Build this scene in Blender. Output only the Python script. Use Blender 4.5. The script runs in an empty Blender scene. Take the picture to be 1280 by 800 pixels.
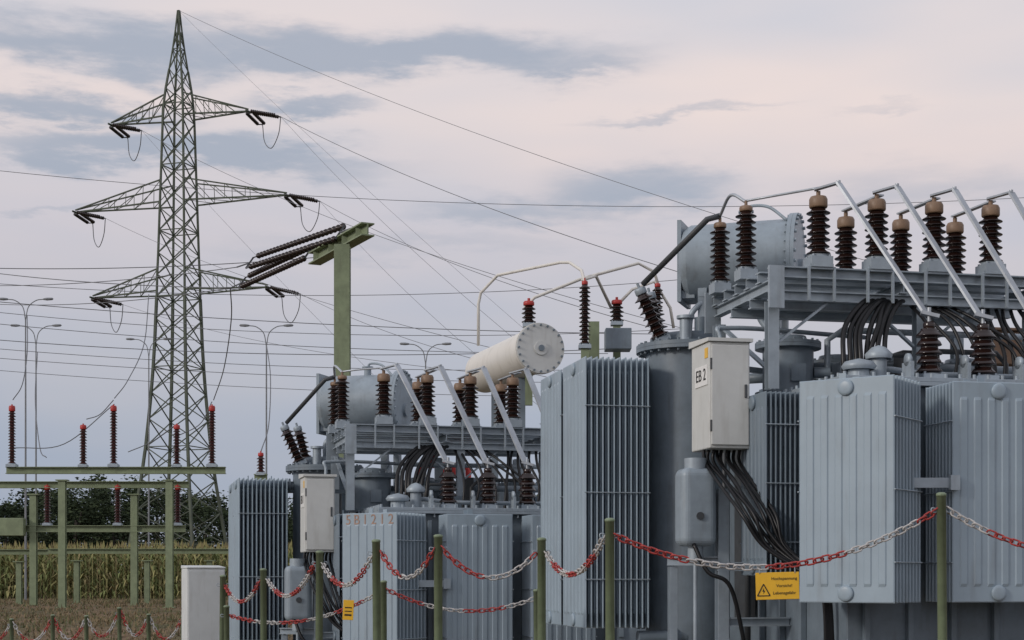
import bpy, math, random
from mathutils import Vector, Matrix, Euler
random.seed(7)
R = math.radians
sc = bpy.context.scene
sc.view_settings.view_transform = 'Standard'
sc.view_settings.look = 'None'
sc.view_settings.exposure = 0
COL = sc.collection
EYE = 1.6

def pt(a, b, d):
    """surveyed bearing/elevation at a distance -> world point"""
    return Vector(((a-640)*d/2000.0, d, EYE+(722-b)*d/2000.0))

# ------------------------------------------------------------------ ground height
CP = [(0,0,0),(2.7,10,.62),(.6,10,.5),(3.5,16,.7),(5,14,.75),(-1,21,-.13),(-3.4,19,.0),(-2.2,17,.1),(-6.5,28,-.1),(-12,28,-.05),
      (-10,45,.4),(-20,45,.42),(-15,60,.6),(5,60,.6),(0,100,.6),(-40,80,.6),(30,30,.7),(60,100,.6),(-40,0,.2),(40,0,.6),(0,-40,0),(-20,30,0)]
def g(x, y):
    n = 0; s = 0
    for a, b, h in CP:
        w = 1.0/(((x-a)**2+(y-b)**2)+.3)**1.5
        n += w*h; s += w
    v = n/s
    t = min(1, max(0, (y-45)/25)); t = t*t*(3-2*t)
    return v*(1-t)+.6*t

# ------------------------------------------------------------------ materials
def new_mat(name):
    m = bpy.data.materials.new(name); m.use_nodes = True
    nt = m.node_tree; b = nt.nodes['Principled BSDF']
    return m, nt, b
def N(nt, t, **k):
    n = nt.nodes.new(t)
    for a, v in k.items(): setattr(n, a, v)
    return n
def paint(name, col, rough=.5, var=.25, dirt=.35, dirtcol=(.07,.06,.05), metal=0, scale=3.0, bump=.02, spec=.4):
    m, nt, b = new_mat(name)
    tc = N(nt, 'ShaderNodeTexCoord'); mp = N(nt, 'ShaderNodeMapping')
    mp.inputs['Scale'].default_value = (scale*2.2, scale*2.2, scale*.35)
    nt.links.new(tc.outputs['Object'], mp.inputs['Vector'])
    n1 = N(nt, 'ShaderNodeTexNoise'); n1.inputs['Scale'].default_value = 2.0; n1.inputs['Detail'].default_value = 5
    nt.links.new(mp.outputs[0], n1.inputs['Vector'])
    n2 = N(nt, 'ShaderNodeTexNoise'); n2.inputs['Scale'].default_value = scale*1.3; n2.inputs['Detail'].default_value = 6; n2.inputs['Roughness'].default_value = .65
    nt.links.new(tc.outputs['Object'], n2.inputs['Vector'])
    r1 = N(nt, 'ShaderNodeValToRGB'); r1.color_ramp.elements[0].position = .3; r1.color_ramp.elements[1].position = .7
    r1.color_ramp.elements[0].color = tuple(c*(1-var) for c in col)+(1,)
    r1.color_ramp.elements[1].color = tuple(min(1, c*(1+var*.6)) for c in col)+(1,)
    nt.links.new(n2.outputs['Fac'], r1.inputs['Fac'])
    r2 = N(nt, 'ShaderNodeValToRGB'); r2.color_ramp.elements[0].position = .55; r2.color_ramp.elements[1].position = .8
    r2.color_ramp.elements[0].color = (0,0,0,1); r2.color_ramp.elements[1].color = (dirt,dirt,dirt,1)
    nt.links.new(n1.outputs['Fac'], r2.inputs['Fac'])
    mx = N(nt, 'ShaderNodeMixRGB'); mx.inputs['Color2'].default_value = tuple(dirtcol)+(1,)
    nt.links.new(r2.outputs['Color'], mx.inputs['Fac']); nt.links.new(r1.outputs['Color'], mx.inputs['Color1'])
    nt.links.new(mx.outputs[0], b.inputs['Base Color'])
    b.inputs['Roughness'].default_value = rough; b.inputs['Metallic'].default_value = metal
    b.inputs['Specular IOR Level'].default_value = spec
    if bump:
        bp = N(nt, 'ShaderNodeBump'); bp.inputs['Strength'].default_value = .35; bp.inputs['Distance'].default_value = bump
        nt.links.new(n2.outputs['Fac'], bp.inputs['Height']); nt.links.new(bp.outputs[0], b.inputs['Normal'])
    return m
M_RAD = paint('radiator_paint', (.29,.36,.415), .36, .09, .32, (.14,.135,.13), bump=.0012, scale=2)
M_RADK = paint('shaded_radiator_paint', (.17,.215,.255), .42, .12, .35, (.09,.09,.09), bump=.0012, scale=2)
M_TANK = paint('tank_paint', (.16,.197,.23), .42, .2, .4, (.07,.065,.06), bump=.004)
M_CONS = paint('conservator_paint', (.26,.31,.35), .42, .2, .45, (.12,.11,.10), bump=.003)
M_STEEL = paint('galvanised_steel', (.32,.37,.41), .45, .2, .35, (.12,.11,.10), metal=.2, bump=.002)
M_ALU = paint('aluminium_bar', (.42,.45,.48), .42, .2, .3, (.15,.14,.14), metal=.5, bump=0)
M_BOX = paint('cabinet_paint', (.56,.57,.55), .5, .08, .35, (.28,.26,.22), bump=.002)
M_BROWN = paint('brown_porcelain', (.020,.009,.007), .13, .3, .12, (.05,.04,.03), bump=0, spec=.5)
M_DKINS = paint('dark_disc_insulator', (.028,.018,.016), .3, .3, .1, bump=0, spec=.4)
M_REDINS = paint('red_brown_insulator', (.045,.014,.013), .25, .35, .3, (.03,.02,.02), bump=0, spec=.4)
M_TAN = paint('tan_cap', (.24,.155,.10), .5, .35, .5, (.09,.06,.045), bump=0)
M_RED = paint('red_cap', (.42,.04,.035), .45, .2, .2, bump=0)
M_GREEN = paint('green_paint', (.205,.245,.145), .55, .22, .35, (.10,.095,.065), bump=.004)
M_FENCE = paint('fence_post_green', (.19,.24,.15), .5, .25, .4, (.11,.11,.08), scale=6, bump=.002)
M_PYLON = paint('pylon_steel', (.085,.10,.075), .65, .3, .4, (.06,.05,.04), scale=1, bump=0, spec=.2)
M_CREAM = paint('cream_paint', (.66,.635,.585), .42, .06, .4, (.36,.33,.28), scale=1.6, bump=0)
M_BLACK = paint('black_rubber', (.009,.009,.010), .38, .2, .1, (.02,.02,.02), bump=0, spec=.35)
M_DARK = paint('dark_steel', (.06,.065,.07), .5, .3, .3, bump=0)
M_WIRE = paint('wire', (.15,.155,.165), .6, .1, .1, (.1,.1,.1), bump=0, spec=.2)
M_LAMP = paint('lamp_post_grey', (.22,.23,.24), .6, .2, .2, (.15,.15,.15), bump=0, spec=.2)
M_WHITE = paint('white_paint', (.74,.74,.72), .45, .08, .2, (.4,.36,.3), bump=0)
M_CAB = paint('light_grey_paint', (.60,.62,.61), .5, .08, .35, (.3,.28,.24), bump=0)
M_CRED = paint('red_chain', (.36,.04,.034), .45, .3, .5, (.16,.12,.11), scale=20, bump=0)
M_CWHT = paint('white_chain', (.46,.445,.43), .45, .25, .6, (.17,.14,.12), scale=20, bump=0)
M_YEL = paint('yellow_sign', (.75,.43,.03), .4, .08, .25, (.4,.25,.05), scale=8, bump=0)
M_INK = paint('black_ink', (.015,.015,.015), .5, .1, 0, bump=0)
M_ORANGE = paint('faded_number_paint', (.33,.21,.16), .6, .2, .6, (.30,.34,.37), scale=6, bump=0)
M_CONC = paint('concrete', (.26,.25,.23), .85, .2, .4, (.12,.11,.09), scale=1.5, bump=.02)
M_RUST = paint('rusty_brown', (.16,.10,.065), .7, .3, .4, bump=0)
M_BARK = paint('bark', (.05,.042,.034), .9, .3, .3, bump=0)
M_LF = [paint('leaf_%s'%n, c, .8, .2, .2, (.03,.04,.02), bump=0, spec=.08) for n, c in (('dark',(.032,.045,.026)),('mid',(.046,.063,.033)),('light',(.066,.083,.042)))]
M_CORN = [paint('corn_%s'%n, c, .8, .2, .2, (.12,.11,.06), bump=0, spec=.08) for n, c in (('green',(.16,.185,.075)),('yellow',(.29,.27,.12)),('dry',(.235,.195,.10)))]
M_GRASS = [paint('grass_%s'%n, c, .8, .3, .2, bump=0, spec=.1) for n, c in (('green',(.11,.12,.055)),('dry',(.21,.16,.095)))]

def ground_mat():
    m, nt, b = new_mat('dry_grass_ground')
    tc = N(nt, 'ShaderNodeTexCoord')
    n1 = N(nt, 'ShaderNodeTexNoise'); n1.inputs['Scale'].default_value = .35; n1.inputs['Detail'].default_value = 8
    n2 = N(nt, 'ShaderNodeTexNoise'); n2.inputs['Scale'].default_value = 6; n2.inputs['Detail'].default_value = 8
    for n in (n1, n2): nt.links.new(tc.outputs['Object'], n.inputs['Vector'])
    r = N(nt, 'ShaderNodeValToRGB'); e = r.color_ramp.elements
    e[0].position = .36; e[0].color = (.11,.105,.055,1); e[1].position = .60; e[1].color = (.22,.155,.10,1)
    nt.links.new(n1.outputs['Fac'], r.inputs['Fac'])
    r2 = N(nt, 'ShaderNodeValToRGB'); e = r2.color_ramp.elements
    e[0].position = .35; e[0].color = (.5,.5,.5,1); e[1].position = .7; e[1].color = (1.2,1.2,1.2,1)
    nt.links.new(n2.outputs['Fac'], r2.inputs['Fac'])
    mx = N(nt, 'ShaderNodeMixRGB', blend_type='MULTIPLY'); mx.inputs['Fac'].default_value = 1
    nt.links.new(r.outputs[0], mx.inputs[1]); nt.links.new(r2.outputs[0], mx.inputs[2])
    nt.links.new(mx.outputs[0], b.inputs['Base Color']); b.inputs['Roughness'].default_value = .95
    b.inputs['Specular IOR Level'].default_value = .1
    bp = N(nt, 'ShaderNodeBump'); bp.inputs['Distance'].default_value = .08
    nt.links.new(n2.outputs['Fac'], bp.inputs['Height']); nt.links.new(bp.outputs[0], b.inputs['Normal'])
    return m
M_GROUND = ground_mat()

# ------------------------------------------------------------------ mesh builder
def frame(d):
    d = Vector(d).normalized()
    up = Vector((0,0,1)) if abs(d.z) < .97 else Vector((0,1,0))
    s = d.cross(up).normalized(); u = s.cross(d).normalized()
    return d, s, u
class MB:
    def __init__(s): s.v=[]; s.f=[]; s.m=[]; s.s=[]; s.c=[]
    def add(s, vs, fs, mat=0, smooth=False):
        o = len(s.v); s.c.append((o, len(s.f), len(vs), len(fs))); s.v += [tuple(v) for v in vs]
        for f in fs: s.f.append(tuple(i+o for i in f)); s.m.append(mat); s.s.append(smooth)
    def box(s, lo, hi, mat=0):
        x0,y0,z0 = lo; x1,y1,z1 = hi
        s.add([(x0,y0,z0),(x1,y0,z0),(x1,y1,z0),(x0,y1,z0),(x0,y0,z1),(x1,y0,z1),(x1,y1,z1),(x0,y1,z1)],
              [(0,3,2,1),(4,5,6,7),(0,1,5,4),(1,2,6,5),(2,3,7,6),(3,0,4,7)], mat)
    def beam(s, p, q, w, h=None, mat=0):
        h = h or w; p = Vector(p); q = Vector(q); d, a, u = frame(q-p)
        c = []
        for o in (p, q):
            for i, j in ((-1,-1),(1,-1),(1,1),(-1,1)): c.append(o+a*i*w/2+u*j*h/2)
        s.add(c, [(3,2,1,0),(4,5,6,7),(0,1,5,4),(1,2,6,5),(2,3,7,6),(3,0,4,7)], mat)
    def channel(s, p, q, w, h, t=.012, mat=0):
        """I-section beam"""
        p = Vector(p); q = Vector(q); d, a, u = frame(q-p)
        s.beam(p, q, t, h-2*t, mat)
        s.beam(p+u*(h/2-t/2), q+u*(h/2-t/2), w, t, mat); s.beam(p-u*(h/2-t/2), q-u*(h/2-t/2), w, t, mat)
    def cyl(s, p, q, r1, r2=None, n=16, mat=0, caps=True, smooth=True):
        r2 = r1 if r2 is None else r2; p = Vector(p); q = Vector(q); d, a, u = frame(q-p)
        vs = []
        for o, r in ((p, r1), (q, r2)):
            for i in range(n):
                t = 2*math.pi*i/n; vs.append(o+a*math.cos(t)*r+u*math.sin(t)*r)
        s.add(vs, [(i, (i+1)%n, n+(i+1)%n, n+i) for i in range(n)], mat, smooth)
        if caps:
            s.add(vs[:n], [tuple(range(n-1,-1,-1))], mat); s.add(vs[n:], [tuple(range(n))], mat)
    def lathe(s, prof, p=(0,0,0), d=(0,0,1), n=20, mat=0, smooth=True):
        p = Vector(p); d, a, u = frame(d); vs = []
        for r, z in prof:
            for i in range(n):
                t = 2*math.pi*i/n; vs.append(p+d*z+a*math.cos(t)*r+u*math.sin(t)*r)
        fs = [(k*n+i, k*n+(i+1)%n, (k+1)*n+(i+1)%n, (k+1)*n+i) for k in range(len(prof)-1) for i in range(n)]
        s.add(vs, fs, mat, smooth)
    def tube(s, pts, r, n=8, mat=0):
        pts = [Vector(p) for p in pts]; vs = []; pu = None
        for k, p in enumerate(pts):
            d = (pts[min(k+1, len(pts)-1)]-pts[max(k-1, 0)])
            if d.length < 1e-9: d = Vector((0,0,1))
            d.normalize()
            if pu is None: _, a, u = frame(d)
            else:
                u = (pu-d*pu.dot(d)).normalized(); a = d.cross(u)
            pu = u
            for i in range(n):
                t = 2*math.pi*i/n; vs.append(p+a*math.cos(t)*r+u*math.sin(t)*r)
        fs = [(k*n+i, k*n+(i+1)%n, (k+1)*n+(i+1)%n, (k+1)*n+i) for k in range(len(pts)-1) for i in range(n)]
        fs += [tuple(range(n-1,-1,-1)), tuple((len(pts)-1)*n+i for i in range(n))]
        s.add(vs, fs, mat, True)
    def mesh(s, name, mats):
        me = bpy.data.meshes.new(name); me.from_pydata(s.v, [], s.f)
        for m in (mats if isinstance(mats, (list, tuple)) else [mats]): me.materials.append(m)
        me.polygons.foreach_set('material_index', s.m); me.polygons.foreach_set('use_smooth', s.s)
        me.update()
        return me
    def obj(s, name, mats, parent=None, loc=(0,0,0), rot=(0,0,0), bevel=0):
        o = inst(s.mesh(name, mats), name, parent, loc, rot)
        if bevel:
            b = o.modifiers.new('bevel', 'BEVEL'); b.width = bevel; b.segments = 2; b.limit_method = 'ANGLE'; b.angle_limit = R(50)
        return o
    def split(s, name, mats, parent=None, loc=(0,0,0), rot=(0,0,0), bevel=0, eps=.004):
        """one object per touching group of primitives"""
        bb = []
        for (vo, fo, nv, nf) in s.c:
            V = s.v[vo:vo+nv]; bb.append([(min(p[k] for p in V)-eps, max(p[k] for p in V)+eps) for k in range(3)])
        par = list(range(len(bb)))
        def fd(i):
            while par[i] != i: par[i] = par[par[i]]; i = par[i]
            return i
        for i in range(len(bb)):
            for j in range(i):
                if all(bb[i][k][0] <= bb[j][k][1] and bb[j][k][0] <= bb[i][k][1] for k in range(3)): par[fd(i)] = fd(j)
        gr = {}
        for i in range(len(bb)): gr.setdefault(fd(i), []).append(i)
        out = []
        for ids in gr.values():
            b = MB()
            for i in ids:
                vo, fo, nv, nf = s.c[i]; o = len(b.v); b.v += s.v[vo:vo+nv]
                for k in range(fo, fo+nf): b.f.append(tuple(x-vo+o for x in s.f[k])); b.m.append(s.m[k]); b.s.append(s.s[k])
            out.append(b.obj(name, mats, parent, loc, rot, bevel))
        return out
def inst(me, name, parent=None, loc=(0,0,0), rot=(0,0,0)):
    o = bpy.data.objects.new(name, me); COL.objects.link(o)
    o.location = loc; o.rotation_euler = rot
    if parent: o.parent = parent
    return o
def empty(name, loc, rotz=0):
    o = bpy.data.objects.new(name, None); COL.objects.link(o); o.location = loc; o.rotation_euler = (0,0,rotz); o.empty_display_size = .3
    return o
def tag(o, label, cat, group=None, kind=None):
    if label: o['label'] = label
    if cat: o['category'] = cat
    if group: o['group'] = group
    if kind: o['kind'] = kind
    return o
def crom(P, n=8):
    P = [Vector(p) for p in P]; Q = [P[0]*2-P[1]]+P+[P[-1]*2-P[-2]]; out = []
    for k in range(1, len(Q)-2):
        a,b,c,d = Q[k-1:k+3]
        for i in range(n):
            t = i/n
            out.append(.5*((2*b)+(c-a)*t+(2*a-5*b+4*c-d)*t*t+(3*b-a-3*c+d)*t**3))
    out.append(P[-1]); return out
def sag(p, q, s, n=24):
    p = Vector(p); q = Vector(q)
    return [p.lerp(q, i/n)-Vector((0,0,4*s*(i/n)*(1-i/n))) for i in range(n+1)]
def text(body, size, mat, name, parent, loc, rot, align='CENTER', ext=.002, spacing=1.0):
    cu = bpy.data.curves.new('t', 'FONT'); cu.body = body; cu.size = size; cu.align_x = align; cu.align_y = 'CENTER'; cu.extrude = ext; cu.space_character = spacing
    t = bpy.data.objects.new('t', cu); COL.objects.link(t); bpy.context.view_layer.update()
    me = bpy.data.meshes.new_from_object(t.evaluated_get(bpy.context.evaluated_depsgraph_get()))
    bpy.data.objects.remove(t); me.materials.clear(); me.materials.append(mat)
    return inst(me, name, parent, loc, rot)

# ------------------------------------------------------------------ insulator meshes
def shed_profile(h, r, core, n):
    p = h/n; out = [(core, 0)]
    for i in range(n):
        z = i*p; rr = r if i % 2 == 0 else r*.93
        out += [(core, z+.10*p), (rr*.97, z+.14*p), (rr, z+.20*p), (rr*.97, z+.27*p), (core*1.35, z+.52*p), (core*1.05, z+.8*p)]
    out += [(core, h), (0.0, h)]
    return out
def make_bushing_set(h, r, core, n, capr, caph, base, capmat=M_TAN, mat=M_BROWN, seg=22):
    a = MB(); a.lathe(shed_profile(h, r, core, n), n=seg)
    b = MB(); b.lathe([(core*.9,0),(capr*.92,.0),(capr,caph*.12),(capr,caph*.75),(capr*.85,caph),(0,caph)], n=seg)
    b.cyl((0,0,caph-.002),(0,0,caph+.05), capr*.25, n=8)
    c = MB()
    if base:
        w, bh = base
        c.box((-w/2,-w/2,0),(w/2,w/2,bh*.8)); c.lathe([(w*.45,bh*.8),(w*.45,bh),(0,bh)], n=seg)
        for i in (-1,1):
            for j in (-1,1): c.cyl((i*w*.38,j*w*.38,bh*.8),(i*w*.38,j*w*.38,bh*.8+.02), .012, n=6)
    return dict(s=a.mesh('insulator_sheds', mat), c=b.mesh('terminal_cap', capmat), b=c.mesh('mounting_base', M_STEEL) if base else None, h=h, bh=base[1] if base else 0)
B_TOP = make_bushing_set(.42, .108, .058, 7, .082, .10, (.2,.12))
B_TALL = make_bushing_set(.52, .10, .05, 9, .062, .05, (.17,.12))
B_LOW = make_bushing_set(.38, .115, .07, 5, .05, .06, (.2,.06), capmat=M_BROWN)
B_DIAG = make_bushing_set(.46, .10, .05, 7, .06, .07, (.16,.06), capmat=M_STEEL)
B_SLIM = make_bushing_set(.95, .095, .045, 14, .05, .06, (.2,.07), capmat=M_RED, mat=M_BROWN)
B_SHRT = make_bushing_set(.28, .12, .06, 4, .09, .07, (.2,.07), capmat=M_RED, mat=M_BROWN)
B_POST = make_bushing_set(1.80, .135, .07, 18, .11, .19, (.34,.12), capmat=M_RED, mat=M_REDINS, seg=14)
B_HANG = make_bushing_set(1.2, .135, .07, 12, .11, .15, (.3,.1), capmat=M_RED, mat=M_REDINS, seg=14)
def bushing(S, name, parent, loc, rot=(0,0,0)):
    """the sheds carry base and cap as children; loc = underside of base"""
    rm = Euler(rot).to_matrix()
    o = inst(S['s'], name, parent, Vector(loc)+rm@Vector((0,0,S['bh'])), rot)
    inst(S['c'], 'terminal_cap', o, (0,0,S['h']))
    if S['b']: inst(S['b'], 'mounting_base', o, (0,0,-S['bh']))
    return o

# ------------------------------------------------------------------ radiator: stack of pressed steel panels
RM = {}
def radiator_mesh(w, h, depth, n, ridges, mat):
    key = (w,h,depth,n,ridges)
    if key in RM: return RM[key]
    mb = MB(); mg = .035
    xs_ = [(0,0),(.010,1),(mg,1)]
    pw = (w-2*mg)/ridges
    for k in range(ridges):
        x = mg+pw*k
        xs_ += [(x+pw*.22,1),(x+pw*.30,2),(x+pw*.70,2),(x+pw*.78,1)]
    xs_ += [(w-mg,1),(w-.010,1),(w,0)]
    th = {0:.003, 1:.008, 2:.017}
    for k in range(n):
        y = depth*k/(n-1)
        secs = [(0,0,0),(.008,1,0),(.125,1,0),(.15,1,1),(h-.15,1,1),(h-.125,1,0),(h-.008,1,0),(h,0,0)]
        rows = []
        for z, a, em in secs:
            f = []; b = []
            for x, lv in xs_:
                tt = th[0] if a == 0 else (th[lv] if (lv < 2 or em) else th[1])
                f.append((x, y-tt, z)); b.append((x, y+tt, z))
            rows.append(f+b[::-1])
        L = len(rows[0]); vs = [p for r_ in rows for p in r_]
        fs = [(k2*L+i, k2*L+(i+1)%L, (k2+1)*L+(i+1)%L, (k2+1)*L+i) for k2 in range(len(rows)-1) for i in range(L)]
        fs += [tuple(range(L-1,-1,-1)), tuple((len(rows)-1)*L+i for i in range(L))]
        mb.add(vs, fs, 0, False)
    RM[key] = mb.mesh('radiator', mat); return RM[key]
def radiator(parent, loc, rotz, w, h, depth, n, ridges=6, topplug=True, mat=M_RAD):
    o = inst(radiator_mesh(w,h,depth,n,ridges,mat), 'radiator', parent, loc, (0,0,rotz))
    for z in (.075, h-.075):
        p = MB(); y0 = -.03 if (topplug or z < h/2) else .03
        p.cyl((w/2,y0,z),(w/2,depth+.25,z), .045, n=18)
        if y0 < 0: p.lathe([(.062,0),(.066,.012),(.058,.022),(.04,.026),(0,.026)], (w/2,-.008,z), (0,-1,0), n=24)
        p.obj('header_pipe', mat, o)
    for fr in (.18,.5,.82):
        for x in (-.008, w+.008):
            q = MB(); q.cyl((x,-.015,h*fr),(x,depth+.015,h*fr), .006, n=6); q.obj('tie_rod', M_STEEL, o)
    for y in (depth*.25, depth*.75):
        l = MB(); l.box((w/2-.12,y-.006,h-.005),(w/2-.06,y+.006,h+.06)); l.obj('lifting_lug', mat, o)
    return o

def bolts(mb, c, r, n, z, s=.014, axis=(0,0,1), mat=0):
    c = Vector(c); d, a, u = frame(axis)
    for i in range(n):
        t = 2*math.pi*i/n; p = c+a*math.cos(t)*r+u*math.sin(t)*r
        mb.cyl(p+d*(z-.004), p+d*(z+s*1.3), s, n=6, mat=mat, smooth=False)

# ------------------------------------------------------------------ power transformer
def transformer(loc, th, label, plate, number=None):
    rj = random.Random(5)
    T = empty('power_transformer', loc, R(th))
    tag(T, label, 'transformer', 'power transformers in the switchyard')
    p = MB(); p.box((-1.9,-1.7,-.6),(3.2,4.0,.12)); p.obj('foundation', M_CONC, T, bevel=.02)
    # tank
    t = MB()
    t.box((-.15,-.97,.25),(2.75,3.3,2.5))
    for u in [-.02+.39*i for i in range(8)]:
        t.box((u,-1.03,.3),(u+.05,-.972,2.42))
    for v in [-.6+.5*i for i in range(8)]:
        t.box((-.21,v,.3),(-.152,v+.06,2.42))
    t.box((-.3,-1.0,.12),(2.85,-.8,.248)); t.box((-.3,3.0,.12),(2.85,3.2,.248))
    t.obj('tank', M_TANK, T, bevel=.006)
    l = MB(); l.box((-.24,-1.06,2.502),(2.84,3.39,2.535)); l.box((-.235,-1.055,2.537),(2.835,3.385,2.575))
    u = -.2
    while u < 2.82:
        l.cyl((u,-1.025,2.574),(u,-1.025,2.61), .016, n=6, smooth=False); l.cyl((u,-1.025,2.46),(u,-1.025,2.503), .014, n=6, smooth=False); u += .13
    v = -.9
    while v < 3.3:
        l.cyl((-.2,v,2.574),(-.2,v,2.61), .016, n=6, smooth=False); v += .13
    l.obj('tank_lid', M_STEEL, T, bevel=.003)
    # round tap changer tank at the end
    c = MB(); cc = (-.45,2.3)
    c.cyl((cc[0],cc[1],.12),(cc[0],cc[1],3.2), .44, n=48)
    c.cyl((cc[0],cc[1],3.2),(cc[0],cc[1],3.235), .54, n=48); c.cyl((cc[0],cc[1],3.237),(cc[0],cc[1],3.275), .54, n=48)
    bolts(c, (cc[0],cc[1],0), .505, 30, 3.276, .017); bolts(c, (cc[0],cc[1],0), .505, 30, 3.18, .015)
    c.lathe([(.3,3.274),(.3,3.36),(.26,3.40),(0,3.42)], (cc[0],cc[1],0), n=32)
    c.cyl((cc[0]+.1,cc[1]-.1,3.4),(cc[0]+.1,cc[1]-.1,3.56), .07, n=16)
    c.obj('tap_changer_tank', M_TANK, T)
    # turrets
    for (u, v, r, zt) in ((-.04,.62,.235,3.02),(.75,1.35,.23,2.96),(1.45,1.35,.23,2.96),(2.1,1.35,.23,2.96)):
        tu = MB()
        tu.cyl((u,v,2.578),(u,v,zt), r, n=32); tu.cyl((u,v,zt),(u,v,zt+.03), r+.07, n=32); tu.cyl((u,v,2.578),(u,v,2.62), r+.07, n=32)
        tu.cyl((u,v,zt+.032),(u,v,zt+.06), r+.07, n=32); tu.lathe([(r*.8,zt+.06),(r*.7,zt+.12),(0,zt+.14)], (u,v,0), n=28)
        bolts(tu, (u,v,0), r+.045, 18, zt+.061, .014)
        tu.cyl((u+r-.02,v-.1,2.8),(u+r+.12,v-.14,2.8), .05, n=14); tu.box((u-.07,v-r-.03,2.7),(u+.07,v-r+.04,2.86))
        tu.obj('turret', M_TANK, T)
    # conservator: built about its own centre, axis turned so the bolted end faces out
    ko = (.10,2.25,4.16)
    k = MB()
    k.cyl((-.50,0,0),(.58,0,0), .40, n=48)
    k.cyl((.52,0,0),(.56,0,0), .455, n=48); k.cyl((.562,0,0),(.60,0,0), .455, n=48)
    bolts(k, (.60,0,0), .43, 26, .0, .018, axis=(1,0,0)); bolts(k, (.52,0,0), .43, 26, .0, .016, axis=(-1,0,0))
    k.lathe([(.40,0),(.37,.06),(.25,.11),(0,.13)], (-.5,0,0), (-1,0,0), n=40)
    k.cyl((.60,0,-.1),(.64,0,-.1), .09, n=20)
    k.cyl((.05,0,.39),(.05,0,.5), .05, n=16); k.cyl((.05,0,.5),(.05,0,.52), .08, n=16)
    k.tube(crom([(.05,0,.5),(.1,-.02,.56),(.3,-.1,.52),(.5,-.2,.35)]), .016)
    k.box((-.62,-.25,-.42),(-.58,.25,.42)); k.box((-.6,-.2,-.38),(-.45,.2,-.3))
    for u in (-.35,.4):
        k.beam((u,-.25,-1.58),(u,-.25,-.3), .09, .09); k.beam((u,.25,-1.58),(u,.25,-.3), .09, .09); k.beam((u,-.3,-.36),(u,.3,-.36), .09, .06)
    k.tube(crom([(.2,0,-.38),(.2,0,-.6),(.45,-.2,-.9),(.5,-.5,-1.05)]), .035, 12)
    k.obj('oil_conservator', M_CONS, T, ko, (0,0,R(-30)))
    # left end radiators (edge on)
    for v in (1.84+.93, 2.87+.93):
        radiator(T, (-1.66, v, .40), R(-90), .93, 2.68, .64, 12)
    pp = MB()
    for z in (.475, 3.005):
        pp.cyl((-1.1,2.3,z),(-.75,2.3,z), .06, n=18); pp.cyl((-1.0,2.3,z),(-.98,2.3,z), .10, n=18); pp.cyl((-.95,2.3,z),(-.93,2.3,z), .10, n=18)
        pp.cyl((-1.1,3.25,z),(-.55,3.0,z), .06, n=18)
    pp.cyl((-1.1,1.95,.3),(-.6,1.95,.3), .07, n=18); pp.cyl((-.78,1.95,.3),(-.75,1.95,.3), .12, n=18)
    pp.split('oil_pipe', M_TANK, T)
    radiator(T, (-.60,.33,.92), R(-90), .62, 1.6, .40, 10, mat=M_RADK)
    r1 = radiator(T, (-.696,-1.273,.70), R(-47), .80, 1.78, .55, 9, 6, topplug=not number)
    radiator(T, (.485,-1.57,.70), R(0), .80, 1.78, .46, 9, 6)
    radiator(T, (1.52,-1.56,.70), R(0), .80, 1.78, .46, 9, 6)
    cp = MB()
    cp.beam((.0,-1.50,1.66),(.5,-1.60,1.66), .03, .08); cp.box((-.03,-1.53,1.60),(.03,-1.48,1.72)); cp.box((.44,-1.64,1.60),(.52,-1.59,1.72))
    cp.obj('bracing_strap', M_STEEL, T)
    if number:
        x = .09
        for chh in number:
            text(chh, .165, M_ORANGE, 'painted_number', r1, (x,-.0105,1.70), (R(90),0,0)); x += .125
        b = MB(); b.tube([(1.0,2.8,2.57),(1.0,2.8,3.30),(1.06,2.8,3.36),(1.65,2.8,3.36),(1.71,2.8,3.30),(1.71,2.8,2.57)], .045, 10)
        b.cyl((1.2,2.8,3.36),(1.2,2.8,3.54),.05,n=12); b.cyl((1.2,2.8,3.5),(1.2,2.8,3.54),.1,n=14); b.cyl((1.5,2.8,3.2),(1.5,2.8,3.36),.07,n=12); b.box((1.3,2.7,3.1),(1.42,2.85,3.36)); b.obj('red_relief_pipe', M_RED, T)
    # platform
    f = MB(); zt = 3.66
    for v in (.0,.3,.6,.9,1.2,1.5):
        f.channel((-.46,v,zt-.05),(2.15,v,zt-.05), .12, .10)
    for u in (-.40,.8,2.1):
        f.channel((u,-.05,zt-.151),(u,1.55,zt-.151), .08, .10)
    for v in (.02, .5, 1.0):
        f.channel((-.46,v,zt-.25),(2.15,v,zt-.25), .08, .09)
    for u in (-.42,1.0,2.1):
        for v in (.05,1.45):
            f.channel((u,v,zt-.296),(u,v,2.578), .1, .1)
    f.beam((-.42,.1,2.75),(-.42,1.4,3.35), .05, .02)
    f.beam((-.36,.05,3.0),(.1,.05,3.36), .05, .02); f.beam((1.06,.05,3.0),(1.5,.05,3.36), .05, .02); f.beam((.94,.05,3.0),(.5,.05,3.36), .05, .02)
    f.box((-.5,-.1,3.28),(-.36,-.062,3.655)); f.box((-.52,1.57,3.3),(-.36,1.6,3.7))
    for i in range(4):
        f.box((.56*i-.13,-.09,zt-.30),(.56*i-.11,-.062,zt+.003)); f.box((.56*i+.11,-.09,zt-.30),(.56*i+.13,-.062,zt+.003))
        f.box((.56*i-.11,-.085,zt-.02),(.56*i+.11,-.065,zt+.03))
    f.obj('busbar_platform', M_STEEL, T)
    # bushings
    for i in range(4):
        bushing(B_TOP, 'bushing', T, (.56*i, 0, zt))
        if i < 3: bushing(B_TOP, 'bushing', T, (.58+.56*i, .72, zt))
        bushing(B_LOW, 'bushing', T, (.66+.5*i, -.82, 2.576))
    bushing(B_TALL, 'bushing', T, (-.43,.68,zt)); bushing(B_TALL, 'bushing', T, (-.43,1.4,zt))
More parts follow.
